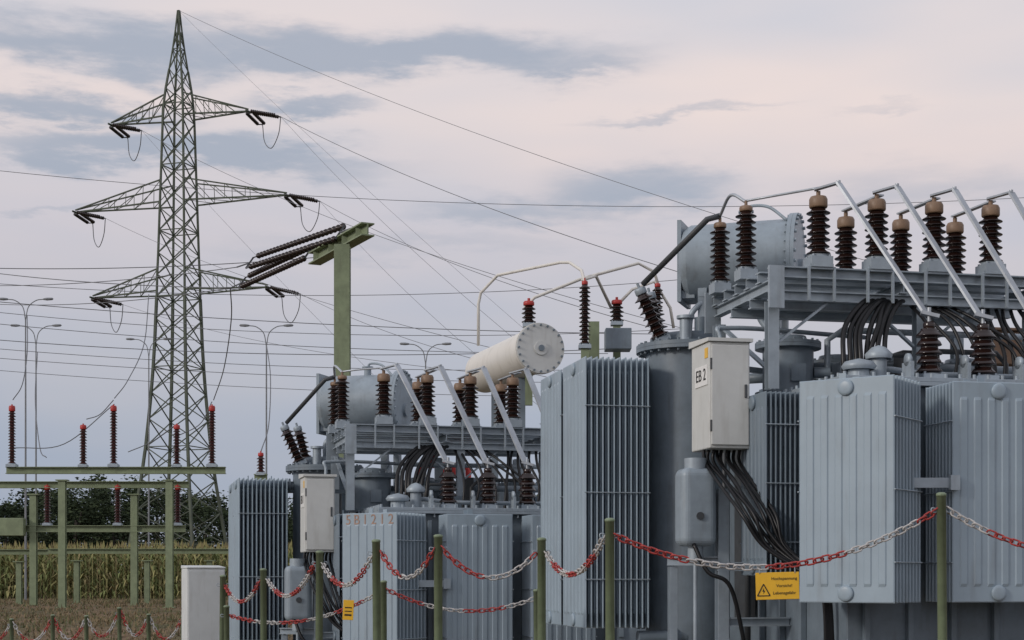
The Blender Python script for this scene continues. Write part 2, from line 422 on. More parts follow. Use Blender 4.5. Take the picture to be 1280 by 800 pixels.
    bushing(B_DIAG, 'bushing', T, (-.80,2.1,3.28), (0,R(-24),0)); bushing(B_DIAG, 'bushing', T, (-.66,2.5,3.28), (0,R(-15),0))
    # bus bars
    for i in range(4):
        m = MB(); a = Vector((.56*i,0,zt+.12+.42+.16)); b = Vector((.56*i+.15,-.1,zt+.75)); c2 = Vector((.66+.5*i,-.82,3.10))
        m.beam(a-Vector((.04,0,0)), b, .07, .016); m.beam(b, c2+Vector((-.02,.03,.06)), .085, .02); m.beam(c2+Vector((-.06,.03,.06)), c2+Vector((.08,-.02,.02)), .10, .03)
        m.cyl(b+Vector((0,0,.02)), b-Vector((0,0,.03)), .02, n=6); m.cyl(c2+Vector((0,0,-.04)), c2+Vector((0,0,.1)), .018, n=8)
        m.obj('bus_bar', M_ALU, T)
        if i < 3:
            m = MB(); m.beam((.58+.56*i-.02,.72,zt+.70),(.58+.56*i+.12,.2,zt+.74), .06, .014)
            m.obj('bus_bar', M_ALU, T)
    m = MB(); m.tube([(-.43,1.4,zt+.76),(-.56,1.4,zt+.72),(-1.0,2.1,3.86)], .03); m.obj('connecting_tube', M_DARK, T)
    m = MB(); m.tube(crom([(-.43,.68,zt+.73),(-.5,.9,zt+.84),(-.43,1.4,zt+.76)]), .016); m.obj('connecting_tube', M_ALU, T)
    m = MB(); m.tube(crom([(-.43,.68,zt+.74),(-.25,.5,zt+.75),(0,.0,zt+.72)]), .012); m.obj('connecting_tube', M_ALU, T)
    # cables from the deck to the lid
    for j in range(8):
        m = MB(); o = .064*j; e1 = rj.uniform(-.02,.02); e2 = rj.uniform(-.03,.03)
        m.tube(crom([(.72+o*.8,.25+e1,3.42),(.42+o*.78+e2,-.02+e1,3.38),(.17+o*.88+e1,-.20+e2,3.12),(.10+o*.88+e2,-.29+e1,2.82),(.14+o*.8,-.28,2.56)]), .024)
        m.obj('cable', M_BLACK, T)
    for j in range(7):
        m = MB(); o = .06*j; e1 = rj.uniform(-.03,.03); e2 = rj.uniform(-.04,.04)
        m.tube(crom([(.92+o,.15,3.42),(.97+o*1.5+e1,-.15+e2,3.2),(.98+o*2.3+e2,-.35+e1,2.9),(.92+o*2.4,-.45,2.56)]), .016)
        m.obj('cable', M_BLACK, T)
    for j in range(6):
        m = MB(); o = .075*j; e1 = rj.uniform(-.03,.03); e2 = rj.uniform(-.04,.04)
        m.tube(crom([(1.65+o,.15,3.42),(1.56+o+e1,-.15+e2,3.2),(1.48+o*1.4+e2,-.35,2.9),(1.46+o*1.4,-.45,2.56)]), .018)
        m.obj('cable', M_BLACK, T)
    # dense pipework and boxes between lid and deck
    for (pts, r, mt_) in (([(.3,.5,2.57),(.3,.5,3.1),(.45,.5,3.2),(2.5,.55,3.2)], .03, M_STEEL), ([(.2,.9,2.9),(1.2,.85,2.92),(2.6,.9,2.92)], .045, M_TANK),
                        ([(1.2,.3,2.57),(1.2,.3,2.9),(1.3,.3,3.0),(1.9,.3,3.0),(2.0,.3,2.9),(2.0,.3,2.57)], .025, M_DARK), ([(-.3,1.1,2.8),(.3,1.05,2.84),(.5,1.3,2.8)], .05, M_TANK),
                        ([(.55,.1,2.57),(.55,.1,2.85),(.62,.1,2.92),(.95,.1,2.92)], .02, M_DARK)):
        b = MB(); b.tube(pts, r, 10); b.obj('lid_pipe', mt_, T)
    for (lo, hi, mt_) in (((.45,.55,2.574),(.68,.75,2.92),M_STEEL), ((1.1,.6,2.574),(1.3,.8,3.05),M_DARK), ((1.62,.5,2.574),(1.85,.72,2.86),M_STEEL), ((.86,-.1,2.574),(1.0,.04,2.78),M_TANK)):
        b = MB(); b.box(lo, hi); b.obj('junction_box', mt_, T, bevel=.01)
    # control cabinet
    b = MB(); b.box((-.98,.12,2.05),(-.6,.62,3.0)); cab = b.obj('control_cabinet', M_BOX, T, bevel=.012)
    b = MB(); b.add([(-1.0,.09,3.0),(-.58,.09,3.0),(-.58,.64,3.0),(-1.0,.64,3.0),(-1.0,.09,3.03),(-.58,.09,3.03),(-.58,.64,3.06),(-1.0,.64,3.06)],
        [(0,3,2,1),(4,5,6,7),(0,1,5,4),(1,2,6,5),(2,3,7,6),(3,0,4,7)]); b.obj('cabinet_roof', M_BOX, cab)
    b = MB(); b.box((-.965,.100,2.08),(-.615,.12,2.97)); b.box((-.66,.085,2.5),(-.635,.1,2.62),1); b.cyl((-.965,.11,2.2),(-.965,.11,2.3),.012,n=8,mat=1); b.cyl((-.965,.11,2.75),(-.965,.11,2.85),.012,n=8,mat=1)
    b.obj('cabinet_door', [M_BOX, M_DARK], cab, bevel=.006)
    b = MB(); b.box((-.988,.16,2.62),(-.979,.50,2.80)); b.obj('label_plate', M_WHITE, cab)
    text(plate, .15, M_INK, 'label_text', cab, (-.9895,.33,2.712), (R(90),0,R(-90)))
    b = MB(); b.box((-.985,.16,2.86),(-.979,.24,2.95)); b.obj('warning_sticker', M_YEL, cab)
    for z in (2.2,2.85):
        b = MB(); b.beam((-.75,.6,z),(-.16,.9,z), .05, .05); b.obj('cabinet_bracket', M_STEEL, cab)
    for j in range(9):
        m = MB(); o = .040*j; e = [rj.uniform(-.03,.03) for _ in range(6)]
        m.tube(crom([(-.95+o,.36-.03*(j%3),2.07),(-.96+o*1.0+e[0]*.5,.28,1.94),(-.93+o*1.0+e[1],.0+e[2],1.74),(-.84+o*.95+e[2],-.34+e[3],1.45),(-.68+o*.60+e[3],-.44+e[1],1.18),(-.46+o*.4,-.62,.98),(-.30+o*.2,-.78,.80),(-.26+o*.2,-.80,.12)]), .016)
        m.obj('cable', M_BLACK, T)
    m = MB(); m.tube(crom([(-1.1,.2,1.2),(-1.0,.1,.95),(-.8,.05,.8),(-.62,.1,.12)]), .02); m.obj('cable', M_BLACK, T)
    # drive housing
    b = MB(); b.box((-1.21,.17,1.18),(-.88,.45,1.88)); hs = b.obj('drive_housing', M_CONS, T); bv = hs.modifiers.new('bevel','BEVEL'); bv.width = .07; bv.segments = 5
    b = MB(); b.cyl((-1.05,.3,1.86),(-1.05,.3,1.97), .1, n=20); b.obj('housing_collar', M_STEEL, hs)
    b = MB(); b.cyl((-1.05,.3,1.06),(-1.05,.3,1.2), .07, n=16); b.cyl((-1.05,.3,.12),(-1.05,.3,1.07), .02, n=10); b.obj('drive_shaft', M_STEEL, hs)
    b = MB(); b.cyl((-1.05,.175,1.45),(-1.05,.155,1.45), .035, n=16); b.obj('inspection_glass', M_DARK, hs)
    b = MB()
    b.channel((-.80,.3,.12),(-.80,.3,1.7), .1, .1); b.channel((-.84,.3,1.0),(-.15,.3,1.0), .08,.08)
    b.channel((-1.25,.5,1.05),(-.75,.3,1.05), .08,.08); b.channel((-1.2,.5,.12),(-1.2,.5,1.0), .07,.07); b.channel((-.8,.3,.5),(-.16,.3,.5), .08,.08)
    b.obj('support_frame', M_STEEL, T)
    # valves, gauges, pipework on lid
    b = MB(); b.cyl((.3,-.6,2.574),(.3,-.6,2.78), .07, n=20); b.lathe([(.11,0),(.12,.04),(.06,.1),(0,.12)], (.3,-.6,2.78), n=20)
    b.tube(crom([(.3,-.6,2.7),(.45,-.55,2.7),(.9,-.6,2.66),(2.6,-.6,2.66)]), .026, 10); b.obj('lid_pipe', M_STEEL, T)
    b = MB(); b.cyl((.05,-.75,2.574),(.05,-.75,2.66), .09, n=20); b.lathe([(.13,0),(.15,.03),(.12,.07),(0,.10)], (.05,-.75,2.66), n=20); b.obj('lid_valve', M_STEEL, T)
    for u in (.42,.94,1.45,1.95,2.4):
        b = MB(); b.box((u,-.97,2.574),(u+.03,-.8,2.72)); b.lathe([(.0,0),(.055,.0),(.055,.03),(.0,.03)], (u+.0,-.885,2.74), (1,0,0), n=14); b.obj('lifting_lug', M_STEEL, T)
    b = MB(); b.box((.1,-.35,2.574),(.65,-.31,2.68)); b.obj('cable_clamp', M_STEEL, T)
    b = MB(); b.box((1.95,-.45,2.574),(2.15,-.25,2.95)); b.obj('junction_box', M_STEEL, T, bevel=.01)
    b = MB(); b.box((2.8,2.0,3.15),(3.25,2.3,3.50)); b.box((2.76,1.96,3.50),(3.29,2.34,3.53)); b.box((2.96,2.1,.12),(3.04,2.18,3.15)); b.obj('marshalling_box', M_RUST, T, bevel=.008)
    b = MB(); b.cyl((-.6,1.95,3.274),(-.6,1.95,3.5), .06, n=16); b.cyl((-.6,1.95,3.5),(-.6,1.95,3.53), .09, n=16); b.obj('lid_valve', M_STEEL, T)
    b = MB(); b.tube(crom([(-.45,2.3,3.40),(-.45,2.2,3.6),(-.3,2.2,3.75),(-.2,2.2,3.85)]), .03, 10); b.obj('oil_pipe', M_STEEL, T)
    b = MB(); b.tube(crom([(-.62,.85,2.3),(-.62,.85,3.1),(-.5,.9,3.25),(.9,1.0,3.22)]), .022, 8); b.obj('oil_pipe', M_STEEL, T)
    b = MB(); b.box((-.30,1.0,.5),(-.22,1.35,2.4)); b.obj('cable_tray', M_DARK, T)
    b = MB(); b.tube([( -.35,.85,.12),(-.35,.85,2.4)], .03); b.obj('oil_pipe', M_DARK, T)
    b = MB(); b.tube([( -.35,1.5,.12),(-.35,1.5,2.9)], .025); b.obj('oil_pipe', M_DARK, T)
    return T

transformer((2.736,14.29,.70), 12, 'blue-grey power transformer with ribbed radiators and cabinet marked EB 2', 'EB 2')
transformer((-1.62,20.2,-.13), 14, 'blue-grey power transformer with painted number and weathered radiators', 'EB 1', '5B1212')

# ------------------------------------------------------------------ third transformer (mostly hidden)
T3 = empty('power_transformer', (0,0,0)); T3.location = (1.9,28.2,.5)
tag(T3, 'grey power transformer with cream conservator and bent cream tubes', 'transformer', 'power transformers in the switchyard')
o3 = Vector(T3.location)
def L3(a,b,d): return pt(a,b,d)-o3
m = MB(); m.box((-1.2,-1.2,-.2),(2.4,1.2,4.0)); 
for i in range(7): m.box((-1.1+.5*i,-1.26,.1),(-1.02+.5*i,-1.202,3.9))
m.box((-1.28,-1.28,4.002),(2.48,1.28,4.06)); m.obj('tank', M_TANK, T3)
m = MB(); a = L3(674,436,25.5); b = L3(606,460,28.2); b.z = a.z-.03
d = (b-a).normalized(); L = (b-a).length
m.cyl(a, b, .36, n=56); m.cyl(a-d*.04, a, .41, n=56); m.cyl(a-d*.075, a-d*.042, .40, n=56, mat=2)
m.lathe([(.36,L),(.32,L+.07),(0,L+.10)], a, d, n=56)
bolts(m, a-d*.075, .37, 20, 0, .018, axis=-d, mat=1)
m.cyl(a-d*.10, a-d*.074, .11, n=24, mat=2); m.cyl(a-d*.12, a-d*.10, .05, n=12, mat=1)
for t in (.3, .8): m.beam(a.lerp(b,t)-Vector((0,0,.33)), Vector((a.lerp(b,t).x, a.lerp(b,t).y, -.3)), .12, .12, mat=1)
m.obj('oil_conservator', [M_CREAM, M_TANK, M_BOX], T3)
for (px,py,dd,S) in ((731,436,25.5,B_SLIM),(822,436,26.5,B_SLIM),(661,409,26.0,B_SHRT),(771,407,26.5,B_SHRT)):
    p0 = L3(px,py,dd); bushing(S, 'bushing', T3, p0)
    s = MB(); s.beam((p0.x,p0.y,3.9),(p0.x,p0.y,p0.z), .12, .12); s.obj('bushing_support', M_GREEN, T3)
for pts in ([(598,432,27.5),(598,380,27.5),(601,366,27.45),(622,344,27.2),(700,328,26.4),(712,328,26.2),(727,338,25.9),(732,356,25.5)],
            [(764,385,26.5),(745,345,26.2),(728,350,25.7)],
            [(655,386,26.0),(668,372,26.0),(728,348,26.1),(798,329,26.4),(818,340,26.5),(823,357,26.5)],
            [(771,382,26.5),(790,362,26.5),(818,352,26.5),(838,385,26.6),(842,410,26.6)]):
    m = MB(); m.tube([L3(*q) for q in pts], .026, 10); m.obj('tube_busbar', M_CREAM, T3)
m = MB(); q = L3(757,436,25.8); m.box(tuple(q), (q.x+.42,q.y+.4,q.z+.34)); m.obj('terminal_box', M_TANK, T3, bevel=.01)
q2 = L3(740,436,26.2); m = MB(); m.box((q2.x-.05,q2.y,q2.z-.2),(q2.x+.12,q2.y+.2,q2.z+.45)); m.obj('support_post', M_GREEN, T3)

# ------------------------------------------------------------------ green T post with beam and strings
gx, gy = -3.71, 35.0
G = empty('steel_gantry', (gx, gy, g(gx,gy)-.1)); tag(G, 'green steel portal mast with cantilever beam holding insulator strings', 'gantry')
zb = EYE+7.45-G.location.z
m = MB(); m.channel((0,0,0),(0,0,zb-.18), .34, .28, .03); m.box((-.16,-.10,0),(-.12,.10,zb-.2)); m.box((-.30,-.3,0),(.3,.3,.15)); m.obj('column', M_GREEN, G)
pa = Vector((-3.08-gx, 34.2-gy, zb)); pb = Vector((-4.62-gx, 37.4-gy, zb))
m = MB(); m.channel(pa, pb, .30, .28, .03)
for t in (.1,.35,.6,.9): m.beam(pa.lerp(pb,t)+Vector((0,0,-.13)), pa.lerp(pb,t)+Vector((0,0,.13)), .28, .03)
m.obj('cantilever_beam', M_GREEN, G)
ga = G.location.copy()
for j, t in enumerate((.18,.80)):
    p = pa.lerp(pb, t)+ga+Vector((-.12,0,.14)); q = pt((296,288)[j], (334,360)[j], 44.0+j)
    dirv = (q-p); off = frame(dirv)[2]*.15+frame(dirv)[1]*.10; dn = dirv.normalized()
    E = empty('insulator_string', p); tag(E, 'double string of nearly black disc insulators strung from green mast', 'insulator', 'insulator strings on the green mast')
    for s_ in (-1, 1):
        S = MB(); a0 = off*s_+dn*.9; n = 24; step = (dirv.length-2.6)/n; prof = []
        for k in range(n):
            z = k*step; rr = .078
            prof += [(.018,z),(.034,z+step*.15),(rr,z+step*.20),(rr*.95,z+step*.32),(.018,z+step*.42)]
        prof.append((.018, n*step+.3)); S.lathe(prof, a0, dn, n=10); S.obj('disc_chain', M_DKINS, E)
    C = MB(); C.beam((0,0,0), dn*.85, .035,.035); C.beam(dn*.87-off, dn*.87+off, .045,.045); C.obj('yoke_fitting', M_DARK, E)
    C = MB(); e = dn*(dirv.length-1.38); C.beam(e-off, e+off, .045,.045); C.beam(e, dirv, .03,.03); C.obj('yoke_fitting', M_DARK, E)

# ------------------------------------------------------------------ pylon
PX, PY = -18.75, 90.0; PZ = .5
P = empty('transmission_pylon', (PX,PY,PZ), R(-18)); tag(P, 'tall lattice steel electricity pylon with three crossarms behind cornfield', 'pylon')
def zp(y): return EYE+(722-y)*PY/2000-PZ
prof = [(zp(748),2.35),(zp(680),1.95),(zp(640),1.72),(zp(600),1.5),(zp(560),1.32),(zp(525),1.2),(zp(492),1.1),(zp(460),1.02),(zp(430),.96),(zp(400),.92),(zp(372),.88),(zp(345),.86),(zp(318),.82),(zp(290),.79),
        (zp(262),.76),(zp(235),.73),(zp(208),.70),(zp(180),.67),(zp(153),.64),(zp(132),.60),(zp(112),.52),(zp(88),.38),(zp(62),.24),(zp(38),.13),(zp(13),.04)]
m = MB(); cs = ((-1,-1),(1,-1),(1,1),(-1,1))
for k in range(len(prof)-1):
    z0,h0 = prof[k]; z1,h1 = prof[k+1]; big = .14 if k < 10 else .10
    if k > 20: big = .07
    br = .052 if k < 20 else .04
    for (i,j) in cs: m.beam((i*h0,j*h0,z0),(i*h1,j*h1,z1), big, big)
    for q in range(4):
        a = cs[q]; b = cs[(q+1)%4]
        m.beam((a[0]*h0,a[1]*h0,z0),(b[0]*h1,b[1]*h1,z1), br, br); m.beam((b[0]*h0,b[1]*h0,z0),(a[0]*h1,a[1]*h1,z1), br, br)
        if k % 3 == 0: m.beam((a[0]*h1,a[1]*h1,z1),(b[0]*h1,b[1]*h1,z1), br, br)
m.obj('lattice_tower', M_PYLON, P)
hw = lambda z: next((h0+(h1-h0)*(z-z0)/(z1-z0) for (z0,h0),(z1,h1) in zip(prof,prof[1:]) if z0 <= z <= z1), .5)
def pylon_arm(zb_, L, hgt):
    m = MB(); ztop = zb_+hgt; tips = []
    for s in (-1,1):
        h0 = hw(zb_); h1 = hw(ztop); tip = Vector((s*(L+.2),0,zb_+.1)); n = 5
        lo = [[Vector((s*h0,j*h0,zb_+.12)).lerp(tip, t/n) for t in range(n+1)] for j in (-1,1)]
        up = [[Vector((s*h1,j*h1,ztop)).lerp(tip+Vector((0,0,.12)), t/n) for t in range(n+1)] for j in (-1,1)]
        for e in range(2):
            m.beam(lo[e][0], lo[e][n], .08,.08); m.beam(up[e][0], up[e][n], .07,.07)
            for t in range(n-1):
                if t: m.beam(lo[e][t], up[e][t], .028,.028)
                m.beam(up[e][t], lo[e][t+1], .032,.032)
        for t in range(n-1):
            m.beam(lo[0][t], lo[1][t+1], .028,.028)
        m.beam(tip-Vector((0,.3,0)), tip+Vector((0,.3,0)), .07,.09)
        tips.append(tip)
    m.obj('crossarm', M_PYLON, P); return tips
arms = [pylon_arm(zp(150), 4.15, 1.35), pylon_arm(zp(257), 6.5, 1.35), pylon_arm(zp(368), 5.35, 1.35)]
rz = Matrix.Rotation(R(-18),3,'Z'); irz = Matrix.Rotation(R(18),3,'Z')
ends = []
for ai, tips in enumerate(arms):
    for ti, tip in enumerate(tips):
        for dw in (Vector((1.9,-.7,-.5)),Vector((.5,1.9,-.25))):
            dl = irz@dw; off = frame(dl)[1]*.2
            for s in (-1,1):
                m = MB(); p0 = tip+off*s+dl*.14; n = 13; st = dl.length*.76/n; pr = []
                for k in range(n): z = k*st; pr += [(.035,z),(.10,z+.012),(.10,z+st*.4),(.035,z+st*.6)]
                m.lathe(pr, p0, dl, n=8); m.obj('insulator_string', M_DKINS, P)
            m = MB(); m.beam(tip, tip+dl*.13, .04,.04); m.beam(tip+dl*.13-off, tip+dl*.13+off, .05,.05); m.obj('yoke_fitting', M_DARK, P)
            m = MB(); m.beam(tip+dl*.92-off, tip+dl*.92+off, .05,.05); m.beam(tip+dl*.92, tip+dl, .04,.04); m.obj('yoke_fitting', M_DARK, P)
        a = tip+irz@Vector((1.9,-.7,-.5)); b = tip+irz@Vector((.5,1.9,-.25))
        m = MB(); m.tube(crom([a, a.lerp(b,.12)-Vector((0,0,.9)), a.lerp(b,.5)-Vector((.0,0,1.5)), a.lerp(b,.88)-Vector((0,0,1.0)), b]), .025, 6); m.obj('jumper_cable', M_WIRE, P)
        ends.append(Vector((PX,PY,PZ))+rz@a)
pk = Vector((PX,PY,PZ))+Vector((0,0,zp(13)))
# ------------------------------------------------------------------ overhead wires
def wire(p, q, s, r=.022, label='thin overhead power line running from pylon', n=30):
    m = MB(); m.tube(sag(p, q, s, n), r, 6); o = m.obj('overhead_wire', M_WIRE)
    tag(o, label, 'power line', 'overhead power lines'); return o
wire(pk, pt(1310,392,45), .8, .011, 'earth wire running from pylon peak')
wire(ends[1], pt(1010,388,46), .6, .014); wire(ends[0], pt(930,430,46), .9, .011)
wire(ends[3], pt(900,432,46), .6, .012); wire(ends[2], pt(700,455,46), .6, .010)
wire(ends[5], pt(700,475,50), .4, .011); wire(ends[4], pt(640,470,50), .5, .010)
wire(ends[1], pt(700,470,60), .5, .008); wire(ends[0], pt(560,560,60), .3, .007)
wire(ends[3], pt(690,520,60), .5, .008); wire(pk, pt(700,450,60), .3, .006, 'earth wire running from pylon peak')
for (a,b,c,d,s,r) in ((-60,207,1400,240,.9,.010),(-60,334,415,320,.2,.015),(-60,350,900,345,.6,.011),(-60,372,900,418,.3,.014),(-60,384,900,408,.6,.011),
                  (-60,399,760,442,.3,.012),(-60,420,760,436,.4,.014),(-60,431,760,462,.3,.011),(-60,443,700,478,.2,.011),(-60,458,700,496,.2,.010)):
    wire(pt(a,b,55), pt(c,d,55), s, r, 'thin overhead line crossing the switchyard')
wire(pt(288,360,45), pt(-60,334,58), .15, .015, 'conductor leaving the insulator string'); wire(pt(296,334,44), pt(-60,356,60), .2, .013, 'conductor leaving the insulator string'); wire(pt(288,360,45), pt(-60,376,62), .3, .013, 'conductor leaving the insulator string')
for pts in (((288,360,45),(289,400,48),(280,460,52),(267,500,55)),((186,368,60),(180,430,57),(160,475,55),(143,498,55)),((34,395,60),(34,440,57),(28,480,55),(16,500,55)),
            ((333,430,60),(338,470,57),(336,530,50),(326,565,45)),((142,500,55),(125,518,55),(108,524,55)),((265,502,55),(250,530,55),(222,545,55)),((143,505,55),(80,555,55),(18,560,55)),
            ((47,440,66),(44,500,62),(50,560,56),(58,572,55)),((221,530,55),(190,552,55),(160,565,55))):
    m = MB(); m.tube(crom([pt(*q) for q in pts]), .017, 6); o = m.obj('jumper_wire', M_WIRE)
    tag(o, 'slack grey jumper wire hanging down to an insulator', 'wire', 'jumper wires')

# ------------------------------------------------------------------ green gantries with post insulators
def gantry(d, posts, beams, label, extras=(), w=.24):
    x0 = (posts[0]-640)*d/2000; gz = g(x0,d)-.1
    E = empty('steel_gantry', (x0,d,gz)); tag(E, label, 'gantry', 'green insulator gantries'); o = Vector((x0,d,gz))
    for px in posts:
        q = pt(px, beams[0][2]+8, d)-o; m = MB(); m.channel((q.x,0,0),(q.x,0,q.z-.12), w,w*.9,.025); m.box((q.x-.2,-.2,0),(q.x+.2,.2,.12)); m.box((q.x-.2,-.16,q.z-.14),(q.x+.2,.16,q.z-.1))
        m.obj('post', M_GREEN, E)
    for (a,b,y) in beams:
        p = pt(a,y,d)-o; q = pt(b,y,d)-o; m = MB(); m.channel((p.x,0,p.z),(q.x,0,q.z), w,w,.025); m.obj('beam', M_GREEN, E)
    for (a,b,y0,y1) in extras:
        p = pt(a,y1,d)-o; q = pt(b,y0,d)-o; m = MB(); m.box((p.x,-.45,p.z),(q.x,-.13,q.z)); m.obj('switch_box', M_GREEN, E, bevel=.02)
    return E
gantry(55, (78,212), [(8,282,588)], 'green steel gantry with red and brown post insulators on top')
gantry(58, (42,168), [(-30,236,606),(-30,232,661)], 'green steel gantry with two beams and a switch box', [(4,34,648,670)])
gantry(62, (96,184,262), [(60,292,689)], 'low green steel gantry beside the cornfield', w=.2)
gantry(60, (24,), [(-20,60,690)], 'small green steel support frame at field edge', w=.2)
def post_ins(px, py, d, S, hang=False):
    p = pt(px, py, d)
    o = bushing(S, 'post_insulator', None, p, (math.pi,0,0) if hang else (0,0,0))
    tag(o, 'slim dark red-brown post insulator with red cap on green gantry', 'insulator', 'red-brown post insulators')
for px, py, d in ((15,582,55),(104,582,55),(142,582,55),(221,582,55),(265,582,55)):
    o = post_ins(px, py+2, d, B_POST if px in (15,142,265) else B_HANG)
for px, py, d in ((59,603,58),(147,603,58),(222,603,58)): post_ins(px, py+54, d, B_HANG)
post_ins(326, 594, 45, make_bushing_set(.45,.12,.06,5,.08,.1,(.25,.08),capmat=M_RED,mat=M_REDINS))
G5 = gantry(45, (326,), [(318,334,598)], 'short green pedestal carrying one post insulator')

# ------------------------------------------------------------------ street lamps
for (px,py,d) in ((32,374,70),(45,407,76),(333,407,72),(186,424,85),(532,430,75)):
    x = (px-640)*d/2000; gz = .55; top = EYE+(722-py)*d/2000-gz; 
    E = empty('street_lamp', (x,d,gz)); tag(E, 'grey double-arm street lamp on slender tapered pole', 'street lamp', 'double-arm street lamps')
    m = MB(); m.cyl((0,0,0),(0,0,top-.9), .055,.03, n=10); m.obj('pole', M_LAMP, E)
    for s in (-1,1):
        m = MB(); m.tube(crom([(0,0,top-.95),(s*.12,0,top-.35),(s*.45,0,top-.06),(s*.8,0,top)]), .022, 8); m.obj('curved_arm', M_LAMP, E)
        m = MB(); m.lathe([(0,0),(.04,.03),(.065,.2),(.055,.42),(0,.48)], (s*.75,0,top), (s,0,.03), n=12); m.obj('lamp_head', M_LAMP, E)

# ------------------------------------------------------------------ chain fence
def link_mesh_into(mb, c, t, roll, L, W, r, mat):
    d, a, u = frame(t); a2 = a*math.cos(roll)+u*math.sin(roll); n2 = d.cross(a2)
    path = []; hl = L/2-W/2
    for k in range(12):
        th = 2*math.pi*(k+.5)/12; x = math.cos(th)*W/2+(hl if math.cos(th) > 0 else -hl); y = math.sin(th)*W/2
        path.append(c+d*x+a2*y)
    vs = []; K = len(path); m = 5
    for k in range(K):
        tg = (path[(k+1)%K]-path[k-1]).normalized(); s1 = n2; s2 = tg.cross(n2)
        for i in range(m):
            th = 2*math.pi*i/m; vs.append(path[k]+s1*math.cos(th)*r+s2*math.sin(th)*r)
    mb.add(vs, [(k*m+i, k*m+(i+1)%m, ((k+1)%K)*m+(i+1)%m, ((k+1)%K)*m+i) for k in range(K) for i in range(m)], mat, True)
def chain(p, q, s, run=7, start=0, L=.066, W=.040, r=.0062):
    n = 400; C = sag(p, q, s, n); mb = MB(); acc = 0; nxt = 0; k = 0; step = L-2.6*r
    for i in range(n):
        seg = (C[i+1]-C[i]).length
        while acc+seg >= nxt:
            f = (nxt-acc)/seg; c = C[i].lerp(C[i+1], f)
            mat = ((k//run)+start) % 2
            link_mesh_into(mb, c, C[i+1]-C[i], (k%2)*math.pi/2+.6+random.uniform(-.25,.25), L, W, r, mat); k += 1; nxt += step
        acc += seg
    o = mb.obj('barrier_chain', [M_CRED, M_CWHT])
    tag(o, 'red and white barrier chain sagging between green posts', 'chain', 'red and white barrier chains'); return o
def fpost(px, py, d, rad=.03, lab='round green metal barrier post with cap'):
    p = pt(px,py,d); gz = min(g(p.x,p.y), p.z-.9)-.05
    m = MB(); h = p.z-gz; m.lathe([(rad,0),(rad,h-.012),(rad*1.1,h-.012),(rad*1.1,h+.004),(rad*.7,h+.012),(0,h+.014)], n=20)
    o = m.obj('barrier_post', M_FENCE, None, (p.x,p.y,gz), (R(random.uniform(-.6,.6)),R(random.uniform(-.6,.6)),0)); tag(o, lab, 'barrier post', 'green barrier posts')
    for s in (1,-1):
        m = MB(); m.tube(crom([(s*(rad-.002),0,h-.09),(s*(rad+.03),0,h-.085),(s*(rad+.03),0,h-.11),(s*(rad-.002),0,h-.112)],4), .004, 5); m.obj('chain_hook', M_STEEL, o)
    return Vector((p.x,p.y,p.z-.1))
FP = {}
for k, v in dict(Z=(1590,600,9.6),A=(1179,618,10),B=(763,650,10),C=(677,674,12),D=(548,670,12),E=(472,676,12.6),F=(398,690,14),G=(330,712,16),H=(277,720,17.5)).items(): FP[k] = fpost(*v, rad=.029 if k in 'ZAB' else .032)
for k, v in dict(K=(480,727,15.5),L=(672,738,15.5),M=(284,758,17.2)).items(): FP[k] = fpost(*v, rad=.03)
def ch(a, b, s, st=0, run=7, z=0):
    p = FP[a]+Vector((.035,0,z)); q = FP[b]+Vector((-.035,0,z)); return chain(p, q, s, run, st)
ch('B','A',.27,0,10); ch('A','Z',.32,1,6)
ch('C','B',.20,1,6); ch('D','C',.20,0,8); ch('E','D',.20,0,7); ch('F','E',.22,1,7); ch('G','F',.22,1,8); ch('H','G',.20,0,7)
ch('K','L',.16,0,8,.02); ch('M','K',.17,0,9)
q = [fpost(px, 766+dy, 28, .036, 'short green barrier post on grassy slope') for px, dy in ((-30,2),(15,8),(66,3),(108,4),(150,-6),(186,2),(228,4))]
for i in range(6): chain(q[i]+Vector((.03,0,.02)), q[i+1]-Vector((.03,0,-.02)), .34, 4, i%2, L=.09, W=.05, r=.009)
C = sag(FP['B']+Vector((.035,0,0)), FP['A']+Vector((-.035,0,0)), .27, 100)
c0 = C[49]; 
S = MB(); S.box((-.135,-.003,-.17),(.135,.003,0)); sg = S.obj('warning_sign', M_YEL, None, (c0.x+.02,c0.y-.012,c0.z-.035), (0,R(-1.5),R(-2)), bevel=.0025)
tag(sg, 'yellow high voltage warning sign hanging from barrier chain', 'sign')
for z, tx, sz in ((-.040,'Hochspannung',.027),(-.085,'Vorsicht!',.027),(-.130,'Lebensgefahr',.027)): text(tx, sz, M_INK, 'sign_text', sg, (.042,-.0045,z), (R(90),0,0), ext=.0005)
m = MB()
tri = [(-.126,-.145),(-.048,-.145),(-.087,-.072)]
for i in range(3):
    a = tri[i]; b = tri[(i+1)%3]; m.beam((a[0],-.0035,a[1]),(b[0],-.0035,b[1]), .004,.006)
m.obj('warning_triangle', M_INK, sg)
m = MB(); m.add([(x*1.3+.024,y,z*1.3+.042) for x,y,z in [(-.084,-.0048,-.105),(-.092,-.0048,-.124),(-.085,-.0048,-.123),(-.088,-.0048,-.137),(-.078,-.0048,-.119),(-.085,-.0048,-.120)]], [(0,1,2,5),(5,2,3,4)]); m.obj('lightning_symbol', M_INK, sg)
for x in (-.11,.11):
    m = MB(); m.tube(crom([(x,0,-.012),(x,-.008,.005),(x,0,.03),(x,.008,.01),(x,0,-.01)],5), .0025, 5); m.obj('hook', M_STEEL, sg)
p = pt(436,750,13.6)
S = MB(); S.box((-.045,-.003,-.17),(.045,.003,0)); sg = S.obj('warning_sign', M_YEL, None, tuple(p), (0,R(3),0), bevel=.002); tag(sg, 'small yellow upright warning tag hanging from chain', 'sign')
